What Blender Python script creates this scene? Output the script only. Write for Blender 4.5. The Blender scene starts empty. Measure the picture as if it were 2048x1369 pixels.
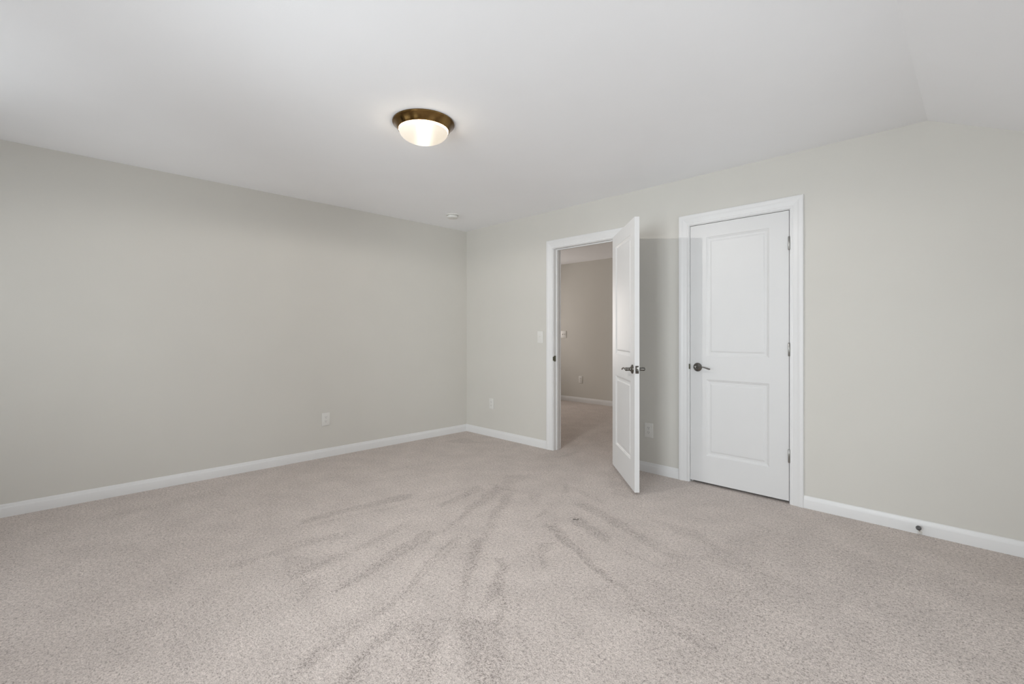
import bpy, bmesh, math
import numpy as np
from mathutils import Vector, Matrix

scene = bpy.context.scene
COL = scene.collection
R = math.radians

# ---------------------------------------------------------------- camera
H_CEIL, EYE = 2.44, 1.183
CAM = Vector((4.4793, -3.6859, EYE))
cam_data = bpy.data.cameras.new('camera')
cam_data.sensor_fit = 'HORIZONTAL'
cam_data.sensor_width = 36.0
cam_data.lens = 942.0 / 2048.0 * 36.0
cam_data.shift_y = -15.5 / 2048.0
cam_data.clip_start = 0.02
cam = bpy.data.objects.new('camera', cam_data)
COL.objects.link(cam)
cam.location = CAM
cam.rotation_euler = (R(90), 0, R(45.03))
scene.camera = cam

# ---------------------------------------------------------------- view, world and daylight
scene.view_settings.view_transform = 'Standard'
scene.view_settings.look = 'None'
scene.view_settings.gamma = 1.0
scene.view_settings.use_curve_mapping = False
scene.view_settings.exposure = 0.0
scene.cycles.max_bounces = 16
scene.cycles.diffuse_bounces = 10
scene.cycles.glossy_bounces = 6
scene.cycles.transparent_max_bounces = 12
scene.cycles.use_denoising = True
scene.cycles.caustics_reflective = False
scene.cycles.caustics_refractive = False

world = bpy.data.worlds.new('overcast_sky')
scene.world = world
world.use_nodes = True
bg = world.node_tree.nodes['Background']
bg.inputs['Color'].default_value = (0.88, 0.94, 1.0, 1)
bg.inputs['Strength'].default_value = 0.25


def area_light(name, loc, rot, sx, sy, power, color):
    d = bpy.data.lights.new(name, 'AREA')
    d.shape = 'RECTANGLE'
    d.size, d.size_y = sx, sy
    d.energy = power
    d.color = color
    o = bpy.data.objects.new(name, d)
    o.location = loc
    o.rotation_euler = rot
    COL.objects.link(o)
    return o


# rear daylight inferred; left, knee wall and next room lamps added as unseen fill
area_light('daylight_rear_window', (1.20, -5.46, 1.25), (R(90), 0, 0), 1.6, 2.6, 54, (0.905, 0.964, 1.0))
area_light('daylight_rear_window', (3.80, -5.46, 1.25), (R(90), 0, 0), 1.4, 2.6, 182, (0.905, 0.964, 1.0))  # second rear lamp, unseen, added to brighten the right side and slope
area_light('fill_left', (-0.36, -4.55, 1.30), (R(90), 0, R(-90)), 1.5, 2.0, 76, (0.905, 0.964, 1.0))  # added out of view to light the sloped ceiling
area_light('fill_knee_wall', (6.30, -2.10, 0.90), (R(90), 0, R(90)), 2.0, 1.7, 60, (0.905, 0.964, 1.0))  # added fill for the left wall, outside the knee wall
area_light('fill_next_room', (-2.72, 1.90, 1.4), (R(90), 0, R(-90)), 1.5, 1.6, 72, (1.0, 0.92, 0.86))  # invented source that brightens the next room


# ---------------------------------------------------------------- node materials
def material(name):
    m = bpy.data.materials.new(name)
    m.use_nodes = True
    nt = m.node_tree
    return m, nt, nt.nodes['Principled BSDF']


def simple(name, color, rough, metallic=0.0, noise=0.03, scale=40.0, bump=0.0, bump_scale=300.0, spec=0.5):
    m, nt, b = material(name)
    tc = nt.nodes.new('ShaderNodeTexCoord')
    n = nt.nodes.new('ShaderNodeTexNoise')
    n.inputs['Scale'].default_value = scale
    n.inputs['Detail'].default_value = 4
    nt.links.new(tc.outputs['Object'], n.inputs['Vector'])
    rp = nt.nodes.new('ShaderNodeValToRGB')
    rp.color_ramp.elements[0].position = 0.3
    rp.color_ramp.elements[1].position = 0.7
    rp.color_ramp.elements[0].color = tuple(c * (1 - noise) for c in color) + (1,)
    rp.color_ramp.elements[1].color = tuple(min(1, c * (1 + noise)) for c in color) + (1,)
    nt.links.new(n.outputs['Fac'], rp.inputs['Fac'])
    nt.links.new(rp.outputs['Color'], b.inputs['Base Color'])
    b.inputs['Roughness'].default_value = rough
    b.inputs['Metallic'].default_value = metallic
    b.inputs['Specular IOR Level'].default_value = spec
    if bump:
        n2 = nt.nodes.new('ShaderNodeTexNoise')
        n2.inputs['Scale'].default_value = bump_scale
        n2.inputs['Detail'].default_value = 3
        nt.links.new(tc.outputs['Object'], n2.inputs['Vector'])
        bp = nt.nodes.new('ShaderNodeBump')
        bp.inputs['Strength'].default_value = bump
        bp.inputs['Distance'].default_value = 0.002
        nt.links.new(n2.outputs['Fac'], bp.inputs['Height'])
        nt.links.new(bp.outputs['Normal'], b.inputs['Normal'])
    return m


M_WALL = simple('greige_wall_paint', (0.645, 0.63, 0.59), 0.75, noise=0.008, scale=3, bump=0.08, bump_scale=180, spec=0.2)
M_CEIL = simple('white_ceiling_paint', (0.905, 0.912, 0.93), 0.9, noise=0.006, scale=3, bump=0.1, bump_scale=160, spec=0.1)
M_TRIM = simple('white_trim_enamel', (0.76, 0.76, 0.76), 0.35, noise=0.006, scale=6, spec=0.4)
M_DOOR = simple('white_door_enamel', (0.70, 0.70, 0.70), 0.42, noise=0.006, scale=6, bump=0.04, bump_scale=140, spec=0.4)
M_PLASTIC = simple('white_plastic', (0.735, 0.728, 0.70), 0.4, noise=0.006, scale=20)
M_SLOT = simple('dark_slot', (0.09, 0.085, 0.08), 0.6, noise=0.05)  # solid dark inserts: shade inside the outlet holes put into the colour
M_HINGE = simple('satin_nickel', (0.38, 0.37, 0.355), 0.32, metallic=1.0, noise=0.04, scale=60)
M_NICKEL = simple('dark_polished_nickel', (0.19, 0.182, 0.168), 0.10, metallic=1.0, noise=0.04, scale=60)
M_STRIKE = simple('aged_brass_strike', (0.17, 0.17, 0.125), 0.45, metallic=0.7, noise=0.08, scale=80)
M_RUBBER = simple('dark_grey_rubber', (0.10, 0.10, 0.10), 0.5, noise=0.05)
M_LINT = simple('dark_lint', (0.10, 0.085, 0.075), 0.9, noise=0.2, scale=300)
M_DARKROOM = simple('closet_paint', (0.5, 0.49, 0.46), 0.8, noise=0.01, scale=3)


def glass_dome_material():
    """Frosted glass bowl with its bulb glow put into emission: a brighter band, plus a strong rim strip that lights the ceiling."""
    m, nt, b = material('lit_frosted_glass')
    N, L = nt.nodes.new, nt.links.new
    tc = N('ShaderNodeTexCoord')
    dot = N('ShaderNodeVectorMath'); dot.operation = 'DOT_PRODUCT'
    L(tc.outputs['Object'], dot.inputs[0])
    dot.inputs[1].default_value = (0.53, 0.848, 0.0)
    div = N('ShaderNodeMath'); div.operation = 'DIVIDE'
    L(dot.outputs['Value'], div.inputs[0]); div.inputs[1].default_value = 0.036
    sq = N('ShaderNodeMath'); sq.operation = 'MULTIPLY'
    L(div.outputs[0], sq.inputs[0]); L(div.outputs[0], sq.inputs[1])
    ng = N('ShaderNodeMath'); ng.operation = 'MULTIPLY'
    L(sq.outputs[0], ng.inputs[0]); ng.inputs[1].default_value = -1
    ex = N('ShaderNodeMath'); ex.operation = 'EXPONENT'
    L(ng.outputs[0], ex.inputs[0])
    ma = N('ShaderNodeMath'); ma.operation = 'MULTIPLY_ADD'
    L(ex.outputs[0], ma.inputs[0]); ma.inputs[1].default_value = 1.1; ma.inputs[2].default_value = 0.62
    sp = N('ShaderNodeSeparateXYZ')
    L(tc.outputs['Object'], sp.inputs[0])
    rim = N('ShaderNodeMapRange'); rim.inputs[1].default_value = -0.057; rim.inputs[2].default_value = -0.046
    rim.inputs[3].default_value = 0.0; rim.inputs[4].default_value = 70.0  # rim glow boosted to throw a halo on the ceiling
    L(sp.outputs['Z'], rim.inputs[0])
    ad = N('ShaderNodeMath'); ad.operation = 'ADD'
    L(ma.outputs[0], ad.inputs[0]); L(rim.outputs[0], ad.inputs[1])
    L(ad.outputs[0], b.inputs['Emission Strength'])
    b.inputs['Emission Color'].default_value = (1.0, 0.87, 0.69, 1)
    b.inputs['Base Color'].default_value = (0.45, 0.43, 0.40, 1)
    b.inputs['Roughness'].default_value = 0.3
    return m


M_GLASS_LIT = glass_dome_material()


def brushed_brass():
    """Antique brass brushed around the lamp's axis, so highlights stretch into radial streaks."""
    m, nt, b = material('antique_brass')
    N, L = nt.nodes.new, nt.links.new
    tc = N('ShaderNodeTexCoord')
    n = N('ShaderNodeTexNoise'); n.inputs['Scale'].default_value = 9; n.inputs['Detail'].default_value = 3
    L(tc.outputs['Object'], n.inputs['Vector'])
    rp = N('ShaderNodeValToRGB')
    rp.color_ramp.elements[0].position = 0.35; rp.color_ramp.elements[0].color = (0.13, 0.075, 0.025, 1)
    rp.color_ramp.elements[1].position = 0.70; rp.color_ramp.elements[1].color = (0.30, 0.185, 0.07, 1)
    L(n.outputs['Fac'], rp.inputs['Fac'])
    L(rp.outputs['Color'], b.inputs['Base Color'])
    b.inputs['Metallic'].default_value = 1.0
    b.inputs['Roughness'].default_value = 0.2
    b.inputs['Anisotropic'].default_value = 0.9
    b.inputs['Anisotropic Rotation'].default_value = 0.25
    tg = N('ShaderNodeTangent'); tg.direction_type = 'RADIAL'; tg.axis = 'Z'
    L(tg.outputs['Tangent'], b.inputs['Tangent'])
    return m


M_BRONZE = brushed_brass()


def pane_material():
    m = bpy.data.materials.new('window_glass')
    m.use_nodes = True
    nt = m.node_tree
    nt.nodes.clear()
    out = nt.nodes.new('ShaderNodeOutputMaterial')
    mix = nt.nodes.new('ShaderNodeMixShader')
    fr = nt.nodes.new('ShaderNodeFresnel'); fr.inputs['IOR'].default_value = 1.45
    tr = nt.nodes.new('ShaderNodeBsdfTransparent')
    gl = nt.nodes.new('ShaderNodeBsdfGlossy'); gl.inputs['Roughness'].default_value = 0.02
    nt.links.new(fr.outputs[0], mix.inputs[0])
    nt.links.new(tr.outputs[0], mix.inputs[1])
    nt.links.new(gl.outputs[0], mix.inputs[2])
    nt.links.new(mix.outputs[0], out.inputs['Surface'])
    return m


M_PANE = pane_material()


def carpet_material():
    """Cut-pile carpet: fine tuft grain, soft mottling, and the pile lay left by the vacuum (mesh attribute)."""
    m, nt, b = material('beige_cut_pile_carpet')
    N, L = nt.nodes.new, nt.links.new
    tc = N('ShaderNodeTexCoord')
    g1 = N('ShaderNodeTexNoise'); g1.inputs['Scale'].default_value = 185; g1.inputs['Detail'].default_value = 2.0
    g2 = N('ShaderNodeTexNoise'); g2.inputs['Scale'].default_value = 78; g2.inputs['Detail'].default_value = 2.0
    g2.inputs['Distortion'].default_value = 0.6
    L(tc.outputs['Object'], g1.inputs['Vector']); L(tc.outputs['Object'], g2.inputs['Vector'])
    gm = N('ShaderNodeMix'); gm.data_type = 'FLOAT'; gm.inputs[0].default_value = 0.42
    L(g1.outputs['Fac'], gm.inputs[2]); L(g2.outputs['Fac'], gm.inputs[3])
    r1 = N('ShaderNodeValToRGB')
    r1.color_ramp.elements[0].position = 0.30; r1.color_ramp.elements[0].color = CARPET_DARK + (1,)
    r1.color_ramp.elements[1].position = 0.66; r1.color_ramp.elements[1].color = CARPET_LIGHT + (1,)
    e = r1.color_ramp.elements.new(0.47); e.color = CARPET_MID + (1,)
    mo = N('ShaderNodeTexNoise'); mo.inputs['Scale'].default_value = 5; mo.inputs['Detail'].default_value = 4
    L(tc.outputs['Object'], mo.inputs['Vector'])
    mr = N('ShaderNodeMapRange'); mr.inputs[1].default_value = 0.3; mr.inputs[2].default_value = 0.7
    mr.inputs[3].default_value = 0.92; mr.inputs[4].default_value = 1.05
    L(mo.outputs['Fac'], mr.inputs[0])
    at = N('ShaderNodeAttribute'); at.attribute_name = 'pile_lay'
    # pile laid over by the vacuum reads darker: shift the tuft grain towards its dark end, unevenly
    br = N('ShaderNodeTexNoise'); br.inputs['Scale'].default_value = 26; br.inputs['Detail'].default_value = 3
    L(tc.outputs['Object'], br.inputs['Vector'])
    bm_ = N('ShaderNodeMapRange'); bm_.inputs[1].default_value = 0.3; bm_.inputs[2].default_value = 0.7
    bm_.inputs[3].default_value = 0.6; bm_.inputs[4].default_value = 1.35
    L(br.outputs['Fac'], bm_.inputs[0])
    lm = N('ShaderNodeMath'); lm.operation = 'MULTIPLY'
    L(at.outputs['Fac'], lm.inputs[0]); L(bm_.outputs[0], lm.inputs[1])
    sh = N('ShaderNodeMath'); sh.operation = 'MULTIPLY_ADD'
    L(lm.outputs[0], sh.inputs[0]); sh.inputs[1].default_value = -LAY
    L(gm.outputs[0], sh.inputs[2])
    L(sh.outputs[0], r1.inputs['Fac'])
    vs = N('ShaderNodeVectorMath'); vs.operation = 'SCALE'
    L(r1.outputs['Color'], vs.inputs[0]); L(mr.outputs[0], vs.inputs['Scale'])
    L(vs.outputs[0], b.inputs['Base Color'])
    b.inputs['Roughness'].default_value = 1.0
    b.inputs['Specular IOR Level'].default_value = 0.0
    b.inputs['Sheen Weight'].default_value = 0.15
    b.inputs['Sheen Roughness'].default_value = 0.6
    bp = N('ShaderNodeBump'); bp.inputs['Strength'].default_value = 0.75; bp.inputs['Distance'].default_value = 0.006
    L(gm.outputs[0], bp.inputs['Height'])
    L(bp.outputs['Normal'], b.inputs['Normal'])
    return m


CARPET_DARK, CARPET_MID, CARPET_LIGHT = (0.218, 0.186, 0.166), (0.515, 0.453, 0.418), (0.72, 0.64, 0.595)
LAY = 0.057
M_CARPET = carpet_material()


# ---------------------------------------------------------------- mesh helpers
def link(name, me, mat, parent=None):
    o = bpy.data.objects.new(name, me)
    if mat:
        me.materials.append(mat)
    COL.objects.link(o)
    if parent:
        o.parent = parent
    return o


def tag(o, label=None, cat=None, group=None, kind=None):
    if label: o['label'] = label
    if cat: o['category'] = cat
    if group: o['group'] = group
    if kind: o['kind'] = kind
    return o


def empty(name, loc=(0, 0, 0), rot=(0, 0, 0)):
    o = bpy.data.objects.new(name, None)
    o.empty_display_size = 0.05
    o.location = loc
    o.rotation_euler = rot
    COL.objects.link(o)
    return o


def bm_obj(name, bm, mat, parent=None, smooth=None):
    bmesh.ops.recalc_face_normals(bm, faces=bm.faces[:])
    me = bpy.data.meshes.new(name)
    bm.to_mesh(me)
    bm.free()
    if smooth is not None:
        me.polygons.foreach_set('use_smooth', [True] * len(me.polygons))
        me.set_sharp_from_angle(angle=R(smooth))
    return link(name, me, mat, parent)


def add_box(bm, lo, hi, bevel=0.0, seg=2):
    g = bmesh.ops.create_cube(bm, size=1.0)
    c = [(a + b) / 2 for a, b in zip(lo, hi)]
    s = [b - a for a, b in zip(lo, hi)]
    for v in g['verts']:
        v.co = Vector((c[0] + v.co.x * s[0], c[1] + v.co.y * s[1], c[2] + v.co.z * s[2]))
    if bevel:
        es = set()
        for v in g['verts']:
            es.update(v.link_edges)
        bmesh.ops.bevel(bm, geom=list(es), offset=bevel, segments=seg, affect='EDGES', profile=0.5)


def box_obj(name, lo, hi, mat, parent=None, bevel=0.0, seg=2):
    bm = bmesh.new()
    add_box(bm, lo, hi, bevel, seg)
    return bm_obj(name, bm, mat, parent, 35 if bevel else None)


def add_prism(bm, poly, axis, a, b):
    """Extrude a 2-D polygon along an axis: axis 'x' -> poly in (y, z); 'y' -> (x, z); 'z' -> (x, y)."""
    def P(p, t):
        return {'x': (t, p[0], p[1]), 'y': (p[0], t, p[1]), 'z': (p[0], p[1], t)}[axis]
    va = [bm.verts.new(P(p, a)) for p in poly]
    vb = [bm.verts.new(P(p, b)) for p in poly]
    n = len(poly)
    bm.faces.new(va)
    bm.faces.new(vb[::-1])
    for i in range(n):
        bm.faces.new((va[i], vb[i], vb[(i + 1) % n], va[(i + 1) % n]))


def add_lathe(bm, prof, seg=64, mat=Matrix.Identity(4)):
    """Revolve (r, z) profile about the local z axis."""
    rings = []
    for r, z in prof:
        if r < 1e-6:
            rings.append([bm.verts.new(mat @ Vector((0, 0, z)))])
        else:
            rings.append([bm.verts.new(mat @ Vector((r * math.cos(2 * math.pi * k / seg), r * math.sin(2 * math.pi * k / seg), z))) for k in range(seg)])
    for a, b in zip(rings, rings[1:]):
        for k in range(seg):
            k2 = (k + 1) % seg
            if len(a) == 1 and len(b) == 1:
                continue
            if len(a) == 1:
                bm.faces.new((a[0], b[k], b[k2]))
            elif len(b) == 1:
                bm.faces.new((a[k], b[0], a[k2]))
            else:
                bm.faces.new((a[k], b[k], b[k2], a[k2]))


def add_tube(bm, pts, radii, seg=14):
    """Sweep an elliptical section (ra in the horizontal plane, rb vertical) along points."""
    pts = [Vector(p) for p in pts]
    rings = []
    for i, p in enumerate(pts):
        t = (pts[min(i + 1, len(pts) - 1)] - pts[max(i - 1, 0)]).normalized()
        up = Vector((0, 0, 1)) if abs(t.z) < 0.9 else Vector((1, 0, 0))
        s = t.cross(up).normalized()
        u = s.cross(t).normalized()
        ra, rb = radii[i]
        rings.append([bm.verts.new(p + s * ra * math.cos(2 * math.pi * k / seg) + u * rb * math.sin(2 * math.pi * k / seg)) for k in range(seg)])
    for a, b in zip(rings, rings[1:]):
        for k in range(seg):
            bm.faces.new((a[k], b[k], b[(k + 1) % seg], a[(k + 1) % seg]))
    bm.faces.new(rings[0][::-1])
    bm.faces.new(rings[-1])


def spline(pts, n=8):
    """Catmull-Rom through the points."""
    out = []
    P = [Vector(p) for p in pts]
    for i in range(len(P) - 1):
        p0, p1, p2, p3 = P[max(i - 1, 0)], P[i], P[i + 1], P[min(i + 2, len(P) - 1)]
        for k in range(n):
            t = k / n
            out.append(0.5 * ((2 * p1) + (p2 - p0) * t + (2 * p0 - 5 * p1 + 4 * p2 - p3) * t * t + (3 * p1 - p0 - 3 * p2 + p3) * t ** 3))
    out.append(P[-1])
    return out


def copy_tree(o, parent=None):
    c = o.copy()
    COL.objects.link(c)
    if parent:
        c.parent = parent
    for ch in [x for x in ALL_CHILDREN(o)]:
        copy_tree(ch, c)
    return c


def ALL_CHILDREN(o):
    return [x for x in bpy.data.objects if x.parent == o]


# ---------------------------------------------------------------- room dimensions
X_KNEE, SLOPE, X_RIGHT = 4.248, 0.474, 5.95
Y_REAR = -5.10
WALL_T = 0.114
HALL_Y, HALL_X0, HALL_X1 = 2.95, -2.4, 2.45
D1 = (1.390, 2.157)        # clear doorway to the next room
D2 = (2.812, 3.525)        # closet doorway
D_TOP = 2.052
JT = 0.018                 # jamb thickness


def ceil_z(x):
    return H_CEIL if x <= X_KNEE else H_CEIL - SLOPE * (x - X_KNEE)


# vacuum strokes in the carpet pile: (strength, outline on the floor in metres)
STROKES = [
    (1, [(1.47,-1.73),(1.56,-1.81),(1.51,-2.19),(1.47,-2.55),(1.4,-2.52),(1.42,-2.19)]),
    (1, [(1.68,-1.25),(1.8,-1.31),(1.86,-1.76),(1.8,-1.69)]),
    (1.1, [(1.77,-1.17),(1.89,-1.19),(2.05,-1.63),(2.15,-1.92),(1.93,-1.54)]),
    (1, [(1.96,-1.26),(2.0,-1.19),(2.17,-1.44),(2.31,-1.71),(2.36,-1.8),(2.19,-1.59)]),
    (1.1, [(2.41,-1.92),(2.44,-1.86),(2.68,-2.15),(2.77,-2.29),(2.93,-2.45),(2.74,-2.27)]),
    (1.1, [(2.65,-2.0),(2.67,-1.95),(2.8,-2.03),(2.91,-2.19),(2.96,-2.36),(2.87,-2.25),(2.77,-2.08)]),
    (0.8, [(2.89,-2.17),(2.9,-2.15),(3.1,-2.36),(3.04,-2.33)]),
    (1, [(2.29,-2.01),(2.32,-1.94),(2.41,-2.19),(2.58,-2.47),(2.65,-2.58),(2.48,-2.35)]),
    (1, [(2.1,-2.04),(2.18,-2.02),(2.29,-2.36),(2.33,-2.52),(2.37,-2.66),(2.41,-2.76),(2.32,-2.6),(2.18,-2.3)]),
    (0.8, [(1.92,-2.14),(1.95,-2.07),(2.04,-2.29),(2.04,-2.5),(2.11,-2.79),(2.02,-2.76),(2.02,-2.53),(1.98,-2.31)]),
    (1.1, [(2.56,-1.5),(2.58,-1.41),(2.82,-1.54),(3.25,-1.76),(3.25,-1.79),(2.9,-1.64)]),
    (1, [(2.65,-1.33),(2.64,-1.23),(2.93,-1.33),(2.95,-1.41),(2.81,-1.39)]),
    (0.8, [(2.46,-1.06),(2.54,-0.98),(2.85,-1.09),(3.11,-1.19),(3.14,-1.25),(2.88,-1.18),(2.65,-1.13)]),
    (0.9, [(2.94,-2.47),(3.07,-2.34),(3.35,-2.6),(3.27,-2.68),(3.08,-2.55),(2.97,-2.51)]),
    (0.8, [(2.84,-2.62),(2.9,-2.56),(3.01,-2.62),(3.18,-2.77),(3.1,-2.85),(2.98,-2.72)]),
    (0.9, [(2.78,-2.68),(2.81,-2.63),(2.88,-2.82),(2.99,-2.96),(2.94,-3.01),(2.84,-2.8)]),
    (0.9, [(2.65,-2.67),(2.64,-2.61),(2.67,-2.6),(2.68,-2.74),(2.78,-2.96),(2.8,-3.05),(2.74,-3.03),(2.7,-2.88)]),
    (0.9, [(2.69,-1.7),(2.77,-1.62),(2.82,-1.78),(2.91,-1.87),(2.86,-1.87)]),
    (0.9, [(2.44,-1.43),(2.36,-1.29),(2.41,-1.29),(2.45,-1.41)]),
    (0.8, [(2.12,-0.76),(2.21,-0.79),(2.28,-0.89),(2.25,-0.92)]),
    (0.7, [(2.06,-1.11),(2.16,-1.06),(2.3,-1.26),(2.25,-1.26)]),
    (0.6, [(2.13,-2.8),(2.21,-2.73),(2.29,-2.74),(2.3,-2.81),(2.34,-2.88)]),
    (0.8, [(1.66,-1.16),(2.06,-1.16),(1.9,-1.22)]),
    (0.6, [(1.77,-2.36),(1.86,-2.41),(1.8,-2.68),(1.81,-3.02),(1.77,-3.01),(1.71,-2.69)]),
    (0.6, [(1.84,-2.78),(2.0,-2.62),(2.12,-2.71),(2.13,-2.84),(2.0,-2.83)]),
    (0.5, [(2.17,-2.79),(2.21,-2.71),(2.29,-2.76),(2.31,-2.87)]),
    (0.5, [(0.46,-3.41),(0.39,-3.03),(0.35,-2.71),(0.44,-2.73),(0.55,-3.15)]),
    (0.4, [(2.04,-3.35),(2.06,-3.3),(2.09,-3.33),(2.17,-3.48),(2.14,-3.48)]),
    (0.45, [(3.24,-1.78),(3.34,-1.51),(3.34,-1.42),(3.42,-1.22),(3.44,-0.88),(3.48,-0.54),(3.77,-0.59),(4.22,-0.57),(4.61,-0.58),(4.58,-1.36),(3.87,-2.07),(3.66,-2.1)]),
    (0.6, [(2.87,-0.91),(3.28,-0.91),(3.68,-1.14),(3.93,-1.19),(3.94,-1.25),(3.77,-1.2),(3.44,-1.06),(3.23,-1.01)]),
    (0.8, [(2.72,-1.12),(2.77,-1.06),(3.04,-1.2),(3.24,-1.29),(3.39,-1.24),(3.37,-1.33),(3.25,-1.32),(3.02,-1.25)]),
    (0.5, [(3.35,-1.5),(3.42,-1.43),(3.7,-1.39),(3.89,-1.39),(3.86,-1.46),(3.7,-1.51)]),
    (0.7, [(3.13,-1.72),(3.31,-1.78),(3.78,-1.91),(3.83,-1.93),(3.77,-1.96),(3.56,-1.91)]),
    (0.5, [(3.41,-1.2),(3.43,-1.03),(3.82,-1.2),(3.81,-1.23)]),
    (0.7, [(0.28,-0.57),(0.3,-0.26),(0.63,-0.31),(0.45,-0.48)]),
    (0.6, [(1.62,-0.91),(1.83,-0.8),(1.85,-1.04),(1.77,-1.11)]),
    (0.8, [(1.6,-0.19),(1.64,-0.05),(1.59,0.32),(1.56,0.09)]),
    (0.7, [(2.22,-0.76),(2.42,-0.82),(2.44,-0.88)]),
    (0.6, [(2.25,-0.33),(2.12,-0.06),(2.59,-0.47),(2.74,-0.66),(2.54,-0.7)]),
]

STROKE_EDGES = [
    (0.9, [(2.404,-1.926),(2.627,-2.157),(2.788,-2.323),(2.918,-2.45)]),
    (0.8, [(2.844,-2.144),(3.032,-2.299),(3.099,-2.377)]),
    (0.9, [(2.351,-1.957),(2.497,-2.287),(2.608,-2.503),(2.663,-2.589),(2.646,-2.71),(2.639,-2.838),(2.71,-2.958),(2.791,-3.077)]),
    (0.8, [(2.174,-1.986),(2.265,-2.287),(2.341,-2.548),(2.389,-2.722)]),
    (0.7, [(1.978,-2.105),(2.051,-2.393),(2.087,-2.623),(2.104,-2.852)]),
    (0.8, [(1.912,-1.186),(2.015,-1.528),(2.142,-1.887),(2.189,-1.997)]),
    (0.8, [(2.031,-1.225),(2.244,-1.555),(2.389,-1.796),(2.52,-1.989)]),
    (0.9, [(2.523,-1.451),(2.831,-1.591),(3.08,-1.703),(3.259,-1.776)]),
    (0.6, [(3.259,-1.776),(3.214,-1.912),(3.173,-2.025)]),
    (0.7, [(2.592,-1.208),(2.944,-1.387),(3.143,-1.448),(3.328,-1.473)]),
    (0.7, [(2.476,-0.998),(2.778,-1.081),(3.089,-1.194),(3.3,-1.25)]),
    (0.7, [(1.711,-1.262),(1.667,-1.701),(1.609,-2.067),(1.572,-2.346),(1.523,-2.561)]),
    (0.6, [(1.815,-1.2),(1.81,-1.446),(1.858,-1.753)]),
    (0.6, [(2.759,-2.647),(2.89,-2.539),(2.935,-2.471),(3.054,-2.327)]),
    (0.7, [(2.789,-2.665),(2.823,-2.784),(2.938,-2.931)]),
    (0.6, [(2.904,-2.549),(3.136,-2.732)]),
    (0.6, [(2.849,-2.627),(3.047,-2.821)]),
    (0.6, [(3.098,-2.355),(3.322,-2.546)]),
    (0.7, [(2.16,-0.769),(2.27,-0.908)]),
    (0.6, [(2.275,-0.823),(2.576,-0.899)]),
    (0.6, [(2.446,-1.413),(2.359,-1.185)]),
    (0.6, [(2.51,-1.436),(2.63,-1.258)]),
    (0.5, [(3.328,-1.473),(3.388,-1.32),(3.427,-1.164),(3.464,-0.912)]),
    (0.6, [(2.744,-1.807),(2.926,-1.893)]),
    (0.6, [(1.688,-0.967),(1.787,-0.77)]),
    (0.7, [(1.813,-1.117),(2.096,-1.159)]),
    (0.5, [(2.238,-1.997),(2.356,-1.904)]),
    (0.5, [(0.844,-1.284),(0.829,-1.627)]),
    (0.5, [(3.464,-0.912),(3.645,-0.904)]),
    (0.5, [(3.427,-1.164),(3.662,-1.259),(3.771,-1.294)]),
    (0.5, [(3.259,-1.776),(3.52,-1.884),(3.717,-1.95)]),
    (0.5, [(3.214,-1.568),(3.483,-1.628),(3.711,-1.694)]),
    (0.4, [(1.83,-2.357),(1.796,-2.581),(1.778,-2.815)]),
    (0.4, [(1.07,-1.28),(1.044,-1.611),(0.963,-1.879)]),
    (0.4, [(2.956,-2.155),(3.137,-2.292),(3.331,-2.468)]),
    (0.4, [(3.181,-2.071),(3.35,-2.171),(3.532,-2.267)]),
]

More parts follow.
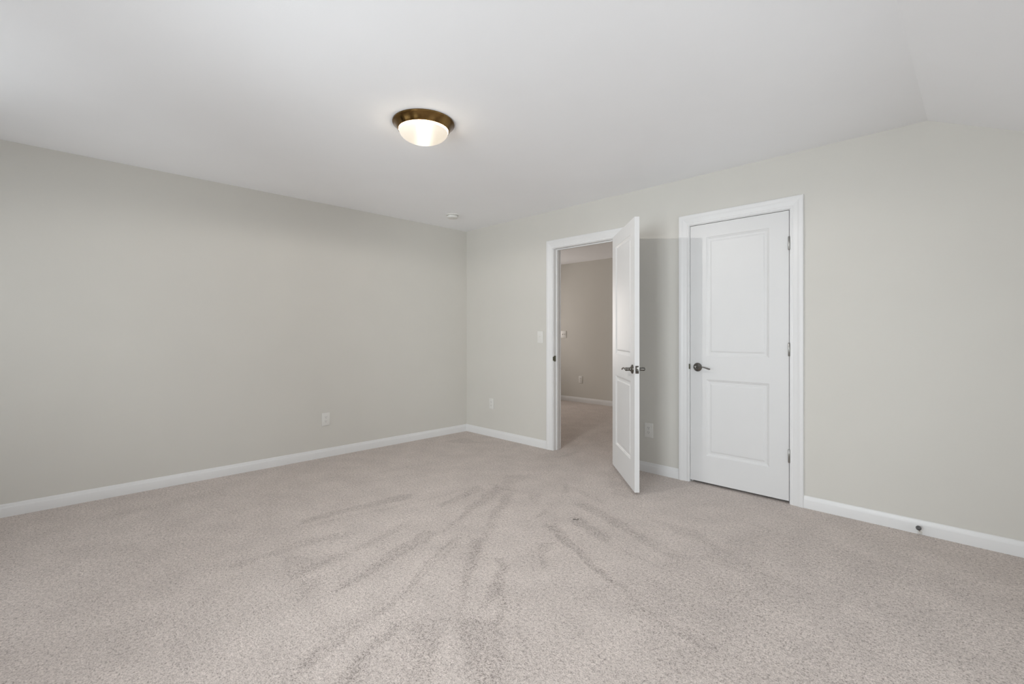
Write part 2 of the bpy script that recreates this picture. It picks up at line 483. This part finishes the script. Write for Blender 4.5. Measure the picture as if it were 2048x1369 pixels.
# ---------------------------------------------------------------- carpet floor
def build_floor():
    step = 0.0125
    xs = np.arange(0.0, X_RIGHT + 1e-6, step)
    ys = np.arange(Y_REAR, 0.14, step)
    X, Y = np.meshgrid(xs, ys)
    # uneven edge of each vacuum stroke
    def wob(s, a):
        return a * (np.sin(7.1 * X * s + 3.3 * Y * s + s) + np.sin(-4.3 * X * s + 8.9 * Y * s + 2 * s) + 0.6 * np.sin(17 * X * s - 13 * Y * s))
    PX, PY = X + wob(1.7, 0.006) + wob(5, 0.0035), Y + wob(2.3, 0.006) + wob(4.1, 0.0035)
    lay = np.zeros_like(X)
    for amp, poly in STROKES:
        inside = np.zeros(X.shape, bool)
        dist = np.full(X.shape, 1e9)
        n = len(poly)
        for i in range(n):
            (ax, ay), (bx, by) = poly[i], poly[(i + 1) % n]
            if ay != by:
                c = ((ay > PY) != (by > PY)) & (PX < (bx - ax) * (PY - ay) / (by - ay) + ax)
                inside ^= c
            ex, ey = bx - ax, by - ay
            l2 = ex * ex + ey * ey + 1e-12
            t = np.clip(((PX - ax) * ex + (PY - ay) * ey) / l2, 0, 1)
            dist = np.minimum(dist, np.hypot(PX - ax - t * ex, PY - ay - t * ey))
        sd = np.where(inside, dist, -dist)
        w = 0.015 if amp > 0.5 else 0.10
        f = np.clip(sd / w + 0.6, 0, 1)
        f = f * f * (3 - 2 * f)
        lay = np.maximum(lay, amp * f) + 0.35 * np.minimum(lay, amp * f)
    for amp, line in STROKE_EDGES:            # crisp edge left by the cleaner head, pile leaning away beside it
        d2 = np.full(X.shape, 1e9)
        for (ax, ay), (bx, by) in zip(line, line[1:]):
            ex, ey = bx - ax, by - ay
            t = np.clip(((PX - ax) * ex + (PY - ay) * ey) / (ex * ex + ey * ey + 1e-12), 0, 1)
            d2 = np.minimum(d2, (PX - ax - t * ex) ** 2 + (PY - ay - t * ey) ** 2)
        e = amp * (0.75 * np.exp(-d2 / 0.011 ** 2) + 0.30 * np.exp(-d2 / 0.045 ** 2))
        lay = np.maximum(lay, e) + 0.4 * np.minimum(lay, e)
    ny, nx = X.shape
    verts = np.stack([X, Y, np.zeros_like(X)], -1).reshape(-1, 3).tolist()
    idx = np.arange(ny * nx).reshape(ny, nx)
    faces = np.stack([idx[:-1, :-1], idx[:-1, 1:], idx[1:, 1:], idx[1:, :-1]], -1).reshape(-1, 4).tolist()
    vals = lay.reshape(-1).tolist()
    # carpet running on through the doorway into the next room and under the closet door
    yb = float(ys[-1])
    for (x0, x1, y0, y1) in ((HALL_X0, 4.3, yb, HALL_Y),):
        b = len(verts)
        verts += [[x0, y0, 0], [x1, y0, 0], [x1, y1, 0], [x0, y1, 0]]
        faces.append([b, b + 1, b + 2, b + 3])
        vals += [0.0] * 4
    me = bpy.data.meshes.new('floor')
    me.from_pydata(verts, [], faces)
    a = me.attributes.new('pile_lay', 'FLOAT', 'POINT')
    a.data.foreach_set('value', vals)
    me.update()
    o = link('floor', me, M_CARPET)
    tag(o, 'beige cut pile carpet with fanned vacuum marks', 'floor', kind='structure')


build_floor()


# ---------------------------------------------------------------- walls and ceilings
def wall_far():
    bm = bmesh.new()
    y0, y1 = 0.0, WALL_T
    a, b = D1[0] - JT, D1[1] + JT
    c, d = D2[0] - JT, D2[1] + JT
    top = D_TOP + JT
    zt = lambda x: ceil_z(x) + 0.0
    # one outline with the two door openings cut from below
    outline = [(HALL_X0, 0), (a, 0), (a, top), (b, top), (b, 0), (c, 0), (c, top), (d, top), (d, 0), (X_RIGHT, 0),
               (X_RIGHT, zt(X_RIGHT)), (X_KNEE, H_CEIL), (HALL_X0, H_CEIL)]
    add_prism(bm, outline, 'y', y0, y1)
    o = bm_obj('wall_far', bm, M_WALL)
    bm2 = bmesh.new(); bm2.from_mesh(o.data)
    bmesh.ops.triangulate(bm2, faces=[f for f in bm2.faces if len(f.verts) > 4])
    bm2.to_mesh(o.data); bm2.free()
    tag(o, 'greige far wall holding the two white doors', 'wall', kind='structure')


wall_far()

def wall_with_windows(name, axis, plane0, plane1, span, wins, ztop, label):
    """Wall slab with rectangular window holes; axis is the extrusion axis of the wall thickness."""
    bm = bmesh.new()

    def pier(a, b):
        knee = [(X_KNEE, H_CEIL)] if axis == 'y' and a < X_KNEE < b else []
        add_prism(bm, [(a, 0), (b, 0), (b, ztop(b))] + knee + [(a, ztop(a))], axis, plane0, plane1)
    edge = span[0]
    for (w0, w1, z0, z1) in wins:
        pier(edge, w0)
        add_prism(bm, [(w0, 0), (w1, 0), (w1, z0), (w0, z0)], axis, plane0, plane1)
        add_prism(bm, [(w0, z1), (w1, z1), (w1, ztop(w1)), (w0, ztop(w0))], axis, plane0, plane1)
        edge = w1
    pier(edge, span[1])
    o = bm_obj(name, bm, M_WALL)
    tag(o, label, 'wall', kind='structure')
    return o


W1A, W1B = (0.30, 2.10, 0.55, 2.20), (3.00, 4.22, 0.55, 2.20)
W4 = (1.25, 2.55, 0.7, 2.1)
W3 = (-4.95, -4.12, 0.62, 2.12)
W2 = (-3.20, -1.00, 0.45, 1.48)
wall_with_windows('wall_rear', 'y', Y_REAR - WALL_T, Y_REAR, (0.0, X_RIGHT + WALL_T), (W1A, W1B), ceil_z, 'greige rear wall with two tall windows, one added')
wall_with_windows('wall_left', 'x', -WALL_T, 0.0, (Y_REAR - WALL_T, 0.0), (W3,), lambda y: H_CEIL, 'long plain greige wall on the left')
wall_with_windows('wall_right', 'x', X_RIGHT, X_RIGHT + WALL_T, (Y_REAR, WALL_T), (W2,), lambda y: ceil_z(X_RIGHT), 'low greige knee wall with an added short window')

tag(box_obj('ceiling', (-WALL_T, Y_REAR - WALL_T, H_CEIL), (X_KNEE, 0.05, H_CEIL + 0.12), M_CEIL), 'flat white ceiling with the lit dome lamp', 'ceiling', kind='structure')
bm = bmesh.new()
xe = X_RIGHT + WALL_T
add_prism(bm, [(X_KNEE, H_CEIL), (xe, ceil_z(xe)), (xe, ceil_z(xe) + 0.12), (X_KNEE, H_CEIL + 0.12)], 'y', Y_REAR - WALL_T, WALL_T)
tag(bm_obj('ceiling_slope', bm, M_CEIL), 'sloped white ceiling falling away to the right', 'ceiling', kind='structure')

# next room seen through the open door
tag(box_obj('wall_hall', (HALL_X0, HALL_Y, 0), (HALL_X1, HALL_Y + 0.1, H_CEIL), M_WALL), 'greige wall of the next room seen through the open doorway', 'wall', kind='structure')
tag(box_obj('wall_hall_right', (HALL_X1, WALL_T, 0), (HALL_X1 + 0.1, HALL_Y + 0.1, H_CEIL), M_WALL), 'blank end wall of the next room', 'wall', kind='structure')
wall_with_windows('wall_hall_left', 'x', HALL_X0 - 0.1, HALL_X0, (0.0, HALL_Y + 0.1), (W4,), lambda y: H_CEIL, 'end wall of the next room with an added window')
tag(box_obj('ceiling_hall', (HALL_X0 - 0.1, 0.05, H_CEIL), (X_KNEE, HALL_Y + 0.1, H_CEIL + 0.12), M_CEIL), 'white ceiling of the next room seen through the doorway', 'ceiling', kind='structure')
# closet shell behind the closed door
bm = bmesh.new()
add_box(bm, (HALL_X1 + 0.1, 0.85, 0), (4.3, 0.92, H_CEIL))
add_box(bm, (4.22, WALL_T, 0), (4.3, 0.85, H_CEIL))
tag(bm_obj('wall_closet', bm, M_DARKROOM), 'closet walls behind the closed white door', 'wall', kind='structure')

# ---------------------------------------------------------------- baseboards
BASE_PROFILE = [(0, 0), (0.0135, 0), (0.0135, 0.056), (0.0125, 0.060), (0.0105, 0.063), (0.0095, 0.067), (0.0062, 0.079), (0.003, 0.083), (0, 0.083)]


def baseboard(name, p, q, normal, label):
    """Extrude the profile from p to q; normal points into the room."""
    bm = bmesh.new()
    P, Q, n = Vector((*p, 0)), Vector((*q, 0)), Vector((*normal, 0))
    va = [bm.verts.new(P + n * d + Vector((0, 0, z))) for d, z in BASE_PROFILE]
    vb = [bm.verts.new(Q + n * d + Vector((0, 0, z))) for d, z in BASE_PROFILE]
    k = len(va)
    bm.faces.new(va); bm.faces.new(vb[::-1])
    for i in range(k):
        bm.faces.new((va[i], vb[i], vb[(i + 1) % k], va[(i + 1) % k]))
    o = bm_obj(name, bm, M_TRIM, None, 20)
    tag(o, label, 'baseboard', kind='structure')


CAS_W, REVEAL = 0.083, 0.005
c1 = (D1[0] - REVEAL - CAS_W, D1[1] + REVEAL + CAS_W)
c2 = (D2[0] - REVEAL - CAS_W, D2[1] + REVEAL + CAS_W)
baseboard('baseboard_left', (0, Y_REAR), (0, 0), (1, 0), 'white baseboard along the long left wall')
baseboard('baseboard_far', (0, 0), (c1[0], 0), (0, -1), 'white baseboard from the room corner to the doorway')
baseboard('baseboard_far', (c1[1], 0), (c2[0], 0), (0, -1), 'short white baseboard behind the open door')
baseboard('baseboard_far', (c2[1], 0), (X_RIGHT, 0), (0, -1), 'white baseboard right of the closet door')
baseboard('baseboard_right', (X_RIGHT, 0), (X_RIGHT, Y_REAR), (-1, 0), 'white baseboard under the added knee wall window')
baseboard('baseboard_rear', (X_RIGHT, Y_REAR), (0, Y_REAR), (0, 1), 'white baseboard along the rear wall')
baseboard('baseboard_hall', (HALL_X1, HALL_Y), (HALL_X0, HALL_Y), (0, -1), 'white baseboard in the next room through the doorway')

# ---------------------------------------------------------------- door frames: casing, jamb, stop
CASING = [(0, 0), (0, 0.008), (0.003, 0.0105), (0.012, 0.0105), (0.015, 0.0085), (0.019, 0.0085), (0.024, 0.0110), (0.040, 0.0125),
          (0.052, 0.0150), (0.058, 0.0178), (0.064, 0.0188), (0.077, 0.0188), (0.081, 0.0165), (0.083, 0.012), (0.083, 0)]


def door_frame(name, x0, x1, label, stop_y, strike_z=None):
    root = empty(name, ((x0 + x1) / 2, 0, 0))
    tag(root, label, 'door frame', kind='structure')
    ox = root.location.x

    def piece(bm, ends):
        rows = []
        for o, dep in CASING:
            rows.append([bm.verts.new(f(o, dep)) for f in ends])
        for a, b in zip(rows, rows[1:]):
            bm.faces.new((a[0], a[1], b[1], b[0]))
        for k in range(2):
            bm.faces.new([r[k] for r in rows])
    xa, xb, zt = x0 - REVEAL - ox, x1 + REVEAL - ox, D_TOP + REVEAL
    for ends in ((lambda o, d: (xa - o, -d, 0), lambda o, d: (xa - o, -d, zt + o)),
                 (lambda o, d: (xa - o, -d, zt + o), lambda o, d: (xb + o, -d, zt + o)),
                 (lambda o, d: (xb + o, -d, zt + o), lambda o, d: (xb + o, -d, 0))):
        bm = bmesh.new()
        piece(bm, ends)
        bm_obj('casing', bm, M_TRIM, root, 25)
    a, b = x0 - ox, x1 - ox
    for lo, hi in (((a - JT, 0, 0), (a, WALL_T, D_TOP + JT)), ((b, 0, 0), (b + JT, WALL_T, D_TOP + JT)), ((a, 0, D_TOP), (b, WALL_T, D_TOP + JT))):
        box_obj('jamb', lo, hi, M_TRIM, root)
    s0, s1, st = stop_y, stop_y + 0.034, 0.011
    for lo, hi in (((a, s0, 0), (a + st, s1, D_TOP)), ((b - st, s0, 0), (b, s1, D_TOP)), ((a + st, s0, D_TOP - st), (b - st, s1, D_TOP))):
        box_obj('door_stop_strip', lo, hi, M_TRIM, root, 0.002)
    if strike_z:
        bm = bmesh.new()
        add_box(bm, (a - 0.001, 0.001, strike_z - 0.029), (a + 0.0016, 0.033, strike_z + 0.029), 0.0007)
        add_box(bm, (a - 0.003, -0.0125, strike_z - 0.020), (a + 0.0005, 0.004, strike_z + 0.020), 0.0012)
        o = bm_obj('strike_plate', bm, M_STRIKE, root, 35)
        o['label'] = 'dark metal strike plate'
    return root


door_frame('trim_1', D1[0], D1[1], 'white casing and jamb around the open doorway', 0.038, 0.935)
door_frame('trim_2', D2[0], D2[1], 'white casing and jamb around the closed closet door', 0.038, 0.925)

# ---------------------------------------------------------------- two-panel doors with levers and hinges
DOOR_H, DOOR_T, GAP = 2.0285, 0.035, 0.019
PANEL_Z = ((0.212, 0.810), (0.993, 1.926))
PANEL_LOOPS = [(0.0, 0.0), (0.003, 0.0028), (0.009, 0.0045), (0.013, 0.0075), (0.018, 0.0092), (0.031, 0.0092), (0.037, 0.0052), (0.043, 0.0040)]


def door_slab(name, w):
    """Slab with x 0..w, thickness centred on y, z from the slab's own bottom; moulded panels on both faces."""
    bm = bmesh.new()
    stile = 0.127
    for s in (-1, 1):
        yf = s * DOOR_T / 2
        V = lambda x, z, d=0.0: bm.verts.new((x, yf - s * d, z))
        xs = [0, stile, w - stile, w]
        zs = [0, PANEL_Z[0][0], PANEL_Z[0][1], PANEL_Z[1][0], PANEL_Z[1][1], DOOR_H]
        for i in range(3):
            for j in range(5):
                if i == 1 and j in (1, 3):
                    loops = []
                    for ins, dep in PANEL_LOOPS:
                        loops.append([V(xs[1] + ins, zs[j] + ins, dep), V(xs[2] - ins, zs[j] + ins, dep), V(xs[2] - ins, zs[j + 1] - ins, dep), V(xs[1] + ins, zs[j + 1] - ins, dep)])
                    for a, b in zip(loops, loops[1:]):
                        for k in range(4):
                            bm.faces.new((a[k], a[(k + 1) % 4], b[(k + 1) % 4], b[k]))
                    bm.faces.new(loops[-1])
                else:
                    bm.faces.new((V(xs[i], zs[j]), V(xs[i + 1], zs[j]), V(xs[i + 1], zs[j + 1]), V(xs[i], zs[j + 1])))
    t = DOOR_T / 2
    for q in (((0, -t, 0), (0, t, 0), (0, t, DOOR_H), (0, -t, DOOR_H)), ((w, -t, 0), (w, t, 0), (w, t, DOOR_H), (w, -t, DOOR_H)),
              ((0, -t, 0), (w, -t, 0), (w, t, 0), (0, t, 0)), ((0, -t, DOOR_H), (w, -t, DOOR_H), (w, t, DOOR_H), (0, t, DOOR_H))):
        bm.faces.new([bm.verts.new(p) for p in q])
    bmesh.ops.remove_doubles(bm, verts=bm.verts[:], dist=1e-5)
    return bm_obj(name, bm, M_DOOR)


def lever_handle(parent, x, z, side, toward):
    """side: -1 for the -y face, +1 for the +y face; toward: x direction the grip points."""
    yf = side * DOOR_T / 2
    up = Matrix.Translation((x, yf, z)) @ Matrix.Rotation(R(-90 * side), 4, 'X')      # lathe z axis -> outward
    bm = bmesh.new()
    add_lathe(bm, [(0, 0.0), (0.0345, 0.0), (0.0345, 0.003), (0.0325, 0.007), (0.026, 0.0105), (0.0185, 0.0135), (0.0145, 0.017), (0.013, 0.024),
                   (0.0125, 0.034), (0.0135, 0.044), (0.0130, 0.052), (0.010, 0.0565), (0, 0.058)], 40, up)
    rose = bm_obj('lever_handle', bm, M_NICKEL, parent, 40)
    rose['label'] = 'dark nickel lever handle'
    yo = lambda d: yf + side * d
    pts = [(x, yo(0.047), z), (x + toward * 0.018, yo(0.050), z + 0.001), (x + toward * 0.040, yo(0.053), z + 0.0040), (x + toward * 0.060, yo(0.055), z + 0.0055),
           (x + toward * 0.088, yo(0.055), z - 0.001), (x + toward * 0.108, yo(0.053), z - 0.007), (x + toward * 0.118, yo(0.052), z - 0.008)]
    rad = [(0.0095, 0.0100), (0.0080, 0.0080), (0.0062, 0.0056), (0.0056, 0.0052), (0.0058, 0.0056), (0.0056, 0.0064), (0.0025, 0.004)]
    P = spline(pts, 6)
    n = len(P) - 1
    RR = []
    for i in range(len(P)):
        f = i / n * (len(rad) - 1)
        a = min(int(f), len(rad) - 2)
        t = f - a
        RR.append((rad[a][0] * (1 - t) + rad[a + 1][0] * t, rad[a][1] * (1 - t) + rad[a + 1][1] * t))
    bm = bmesh.new()
    add_tube(bm, P, RR, 14)
    bm_obj('lever_grip', bm, M_NICKEL, rose, 50)


def add_hinges(parent, x, y, sx):
    for z in (0.315, 1.058, 1.799):
        bm = bmesh.new()
        prof = [(0, -0.0475), (0.0035, -0.0475), (0.005, -0.046), (0.0062, -0.0445), (0.0062, 0.0445), (0.005, 0.046), (0.0035, 0.0475), (0, 0.0475)]
        add_lathe(bm, prof, 16, Matrix.Translation((x, y, z)))
        h = bm_obj('hinge', bm, M_HINGE, parent, 40)
        h['label'] = 'dark nickel hinge'


def make_door(name, w, hinge_x_local, label, cat='door'):
    d = door_slab(name, w)
    tag(d, label, cat, kind='structure')
    return d


# closed closet door: hinges on its right, lever on its left
W2D = D2[1] - D2[0] - 0.0075
door = make_door('door_2', W2D, W2D, 'closed white two-panel closet door with dark lever and hinges')
door.location = (D2[0] + 0.0035, DOOR_T / 2 + 0.001, GAP)
lever_handle(door, 0.060, 0.903, -1, +1)
lever_handle(door, 0.060, 0.903, +1, +1)
add_hinges(door, W2D + 0.0015, -DOOR_T / 2 - 0.0055, 1)
bm = bmesh.new()
add_box(bm, (-0.0008, -0.0125, 0.903 - 0.0285), (0.0012, 0.0125, 0.903 + 0.0285), 0.0005)
bm_obj('latch_plate', bm, M_NICKEL, door, 35)

# open door: hinges on the right jamb, swung about 135 degrees into the room
W1D = 0.762
door = make_door('door_1', W1D, 0, 'open white two-panel door swung into the room')
phi = R(-45.0)
n_open = Vector((math.cos(phi + math.pi / 2), math.sin(phi + math.pi / 2), 0))
corner = Vector((2.130, -0.065, GAP))
door.location = corner + n_open * (DOOR_T / 2)
door.rotation_euler = (0, 0, phi)
lever_handle(door, W1D - 0.060, 0.903, -1, -1)
lever_handle(door, W1D - 0.060, 0.903, +1, -1)
add_hinges(door, -0.004, DOOR_T / 2 + 0.005, -1)
bm = bmesh.new()
add_box(bm, (W1D - 0.0012, -0.0125, 0.903 - 0.0285), (W1D + 0.0012, 0.0125, 0.903 + 0.0285), 0.0006)
lp = bm_obj('latch_plate', bm, M_NICKEL, door, 35)
lp['label'] = 'dark nickel latch plate'
bm = bmesh.new()
add_prism(bm, [(W1D, -0.006), (W1D + 0.011, 0.006), (W1D, 0.006)], 'z', 0.903 - 0.009, 0.903 + 0.009)
bm_obj('latch_bolt', bm, M_NICKEL, lp, 30)

# ---------------------------------------------------------------- ceiling lamp
LX, LY = 2.127, -2.078
LAMP_W = 31.0
lamp = empty('ceiling_lamp', (LX, LY, H_CEIL))
tag(lamp, 'lit frosted dome lamp with antique brass pan on the flat ceiling', 'ceiling lamp')
bm = bmesh.new()
add_lathe(bm, [(0.0, 0.0), (0.181, 0.0), (0.1825, -0.004), (0.1815, -0.009), (0.176, -0.013), (0.170, -0.019), (0.163, -0.028), (0.157, -0.037),
               (0.152, -0.044), (0.149, -0.047), (0.144, -0.047), (0.142, -0.042), (0.142, -0.004), (0.0, -0.004)], 96)
bm_obj('lamp_pan', bm, M_BRONZE, lamp, 40)
bm = bmesh.new()
prof = [(0.140, -0.038), (0.1445, -0.0425), (0.1445, -0.0495)]
for k in range(1, 15):
    a = k / 14 * math.pi / 2
    prof.append((0.1435 * math.cos(a), -0.0495 - 0.068 * math.sin(a)))
prof[-1] = (0.0, prof[-1][1])
add_lathe(bm, prof, 96)
bm_obj('glass_dome', bm, M_GLASS_LIT, lamp, 60)['label'] = 'lit frosted glass dome'

bulb = bpy.data.lights.new('lamp_light', 'SPOT')       # what the bowl throws down and sideways; the pan shades the ceiling
bulb.energy = LAMP_W
bulb.color = (1.0, 0.96, 0.91)
bulb.spot_size = R(178)
bulb.spot_blend = 0.18
bulb.shadow_soft_size = 0.0
bo = bpy.data.objects.new('lamp_light', bulb)
bo.location = (0, 0, -0.124)
bo.parent = lamp
COL.objects.link(bo)

# ---------------------------------------------------------------- smoke detector
det = empty('smoke_detector', (0.532, -0.628, H_CEIL))
tag(det, 'small round white smoke detector on the ceiling near the corner', 'smoke detector')
bm = bmesh.new()
add_lathe(bm, [(0, 0), (0.0665, 0), (0.0675, -0.003), (0.0665, -0.009), (0.063, -0.0105), (0.055, -0.0105), (0, -0.0105)], 48)
bm_obj('base_ring', bm, M_PLASTIC, det, 35)
bm = bmesh.new()
add_lathe(bm, [(0, -0.0105), (0.049, -0.0105), (0.049, -0.0165), (0.058, -0.0175), (0.0585, -0.026), (0.054, -0.034), (0.044, -0.038), (0.0, -0.039)], 48)
bm_obj('sensor_cover', bm, M_PLASTIC, det, 35)
bm = bmesh.new()
add_lathe(bm, [(0, -0.0385), (0.010, -0.0385), (0.010, -0.041), (0.008, -0.042), (0, -0.042)], 20)
bm_obj('test_button', bm, M_PLASTIC, det, 35)


# ---------------------------------------------------------------- outlets and switches (built facing -y, then turned)
def rounded_plate(w, h, t, name, parent):
    return box_obj(name, (-w / 2, -t, -h / 2), (w / 2, 0, h / 2), M_PLASTIC, parent, 0.0025, 3)


def make_outlet(loc, rot, label):
    o = empty('wall_outlet', loc, (0, 0, rot))
    tag(o, label, 'outlet')
    rounded_plate(0.079, 0.124, 0.0058, 'cover_plate', o)
    for s in (1, -1):
        zc = s * 0.0195
        bm = bmesh.new()
        n = 28
        poly = []
        for k in range(n):
            a = 2 * math.pi * k / n
            poly.append((0.0175 * math.cos(a), zc + max(-0.0140, min(0.0140, 0.0175 * math.sin(a)))))
        add_prism(bm, poly, 'y', -0.0078, -0.004)
        f = bm_obj('receptacle', bm, M_PLASTIC, o, 30)
        for (x, z, w, h) in ((-0.0064, zc + 0.004, 0.0022, 0.0088), (0.0064, zc + 0.004, 0.0022, 0.0074)):
            box_obj('slot', (x - w / 2, -0.0081, z - h / 2), (x + w / 2, -0.006, z + h / 2), M_SLOT, f)
        bm = bmesh.new()
        add_lathe(bm, [(0, 0.0), (0.0026, 0.0), (0.0026, 0.0021), (0, 0.0021)], 14, Matrix.Translation((0, -0.006, zc - 0.0068)) @ Matrix.Rotation(R(90), 4, 'X'))
        bm_obj('ground_hole', bm, M_SLOT, f)
    bm = bmesh.new()
    add_lathe(bm, [(0, 0), (0.0034, 0), (0.0030, 0.0012), (0, 0.0016)], 16, Matrix.Translation((0, -0.0058, 0)) @ Matrix.Rotation(R(90), 4, 'X'))
    bm_obj('screw', bm, M_PLASTIC, o, 40)
    return o


def make_switch(loc, rot, label, gangs=1):
    o = empty('light_switch', loc, (0, 0, rot))
    tag(o, label, 'light switch')
    rounded_plate(0.079 if gangs == 1 else 0.127, 0.124, 0.0058, 'cover_plate', o)
    for g in range(gangs):
        x = 0 if gangs == 1 else (-0.023 + 0.046 * g)
        bm = bmesh.new()
        add_box(bm, (x - 0.0055, -0.0066, -0.0125), (x + 0.0055, -0.005, 0.0125), 0.0005)
        fr = bm_obj('toggle_frame', bm, M_PLASTIC, o, 35)
        bm = bmesh.new()
        add_prism(bm, [(-0.005, -0.009), (-0.0085, -0.009), (-0.017, 0.0045), (-0.0155, 0.0085), (-0.005, 0.0085)], 'x', x - 0.0038, x + 0.0038)
        bm_obj('toggle', bm, M_PLASTIC, fr, 30)
        for z in (0.030, -0.030):
            bm = bmesh.new()
            add_lathe(bm, [(0, 0), (0.0034, 0), (0.0030, 0.0012), (0, 0.0016)], 16, Matrix.Translation((x, -0.0058, z)) @ Matrix.Rotation(R(90), 4, 'X'))
            bm_obj('screw', bm, M_PLASTIC, o, 40)
    return o


make_outlet((0.0, -1.749, 0.364), R(90), 'white outlet low on the long left wall')
make_outlet((0.455, 0.0, 0.378), 0, 'white outlet low between the room corner and the doorway')
make_outlet((2.452, 0.0, 0.360), 0, 'white outlet in the shade behind the open door')
make_outlet((-0.472, HALL_Y, 0.392), 0, 'small white outlet in the next room through the doorway')
make_switch((1.210, 0.0, 1.152), 0, 'white light switch just left of the doorway casing')
make_switch((-0.850, HALL_Y, 1.180), 0, 'double light switch in the next room beside the doorway jamb', 2)

# ---------------------------------------------------------------- door stop on the baseboard
ds = empty('door_stop', (4.214, -0.0135, 0.012))
tag(ds, 'small metal door stop with dark rubber tip on the baseboard', 'door stop')
ax = Vector((-0.004, -0.047, 0.042)).normalized()
turn = Vector((0, 0, 1)).rotation_difference(ax).to_matrix().to_4x4()
bm = bmesh.new()
add_lathe(bm, [(0, -0.002), (0.011, -0.002), (0.011, 0.004), (0.0085, 0.010), (0.006, 0.016), (0, 0.016)], 20, turn)
bm_obj('base_cap', bm, M_PLASTIC, ds, 40)
bm = bmesh.new()
add_lathe(bm, [(0, 0.014), (0.0045, 0.014), (0.0042, 0.050), (0, 0.050)], 16, turn)
bm_obj('stem', bm, simple('bright_nickel', (0.55, 0.54, 0.52), 0.25, metallic=1.0), ds, 40)
bm = bmesh.new()
add_lathe(bm, [(0, 0.046), (0.0115, 0.046), (0.0128, 0.050), (0.0128, 0.058), (0.0105, 0.062), (0.0055, 0.0625), (0.004, 0.060), (0, 0.060)], 24, turn)
bm_obj('rubber_tip', bm, M_RUBBER, ds, 40)

# ---------------------------------------------------------------- scrap of debris on the carpet
lint = empty('carpet_debris', (2.643, -1.279, 0.0))
tag(lint, 'tiny dark scrap of debris lying on the carpet before the open door', 'debris', kind='thing')
d = Vector((math.cos(R(45)), math.sin(R(45)), 0))
P = spline([d * -0.017 + Vector((0, 0, 0.002)), d * -0.008 + Vector((0, 0, 0.0045)), d * 0.001 + Vector((0.001, 0, 0.0035))], 5)
bm = bmesh.new()
add_tube(bm, P, [(0.0015 + 0.0025 * math.sin(math.pi * min(1, (i + 1) / len(P))), 0.0018) for i in range(len(P))], 8)
bm_obj('flake', bm, M_LINT, lint, 50)
P = [d * 0.011 + Vector((0.006 * math.cos(a), 0.006 * math.sin(a), 0.0035 + 0.002 * math.sin(a))) for a in [R(200 + 290 * k / 14) for k in range(15)]]
bm = bmesh.new()
add_tube(bm, P, [(0.0014, 0.0014)] * 15, 8)
bm_obj('curl', bm, M_LINT, lint, 50)


# ---------------------------------------------------------------- unseen windows, placed to fit the light, behind the camera and in the next room
def window(name, axis, plane, win, nrm, mullion, label):
    """Frame, panes and sill in a wall hole; axis 'y' -> hole spans x, 'x' -> hole spans y."""
    a0, a1, z0, z1 = win
    root = empty(name, (0, 0, 0))
    tag(root, label, 'window', kind='structure')

    def bx(nm, a, b, d0, d1, za, zb, mat, bev=0.0):
        lo, hi = sorted((plane + nrm * d0, plane + nrm * d1))
        if axis == 'y':
            return box_obj(nm, (a, lo, za), (b, hi, zb), mat, root, bev)
        return box_obj(nm, (lo, a, za), (hi, b, zb), mat, root, bev)
    t = 0.045
    for (a, b, za, zb) in ((a0, a0 + t, z0, z1), (a1 - t, a1, z0, z1), (a0 + t, a1 - t, z0, z0 + t), (a0 + t, a1 - t, z1 - t, z1)):
        bx('window_frame', a, b, -0.09, -0.03, za, zb, M_TRIM, 0.003)
    if mullion:
        m = (a0 + a1) / 2
        bx('mullion', m - t / 2, m + t / 2, -0.085, -0.035, z0 + t, z1 - t, M_TRIM)
        spans = ((a0 + t, m - t / 2), (m + t / 2, a1 - t))
    else:
        spans = ((a0 + t, a1 - t),)
    for a, b in spans:
        bx('window_pane', a, b, -0.064, -0.060, z0 + t, z1 - t, M_PANE)
    w = 0.075
    for (a, b, za, zb) in ((a0 - w, a0, z0 - 0.02, z1 + w), (a1, a1 + w, z0 - 0.02, z1 + w), (a0, a1, z1, z1 + w)):
        bx('casing', a, b, 0.0, 0.017, za, zb, M_TRIM, 0.003)
    bx('window_sill', a0 - w - 0.02, a1 + w + 0.02, -0.03, 0.04, z0 - 0.02, z0, M_TRIM, 0.003)


window('window_1', 'y', Y_REAR, W1A, 1, False, 'white framed rear window nearer the left wall')
window('added_window_5', 'y', Y_REAR, W1B, 1, False, 'added white framed rear window nearer the sloped ceiling')  # added beside the first rear window to brighten the right side
window('added_window_2', 'x', X_RIGHT, W2, -1, True, 'added short white framed window in the knee wall')  # made-up opening for the left wall's fill
window('added_window_4', 'x', 0.0, W3, 1, False, 'added tall white framed window at the rear end of the left wall')  # made-up opening that lets fill reach the sloped ceiling
window('added_window_3', 'x', HALL_X0, W4, 1, True, 'added white framed window of the next room')  # made-up opening for the next room's light
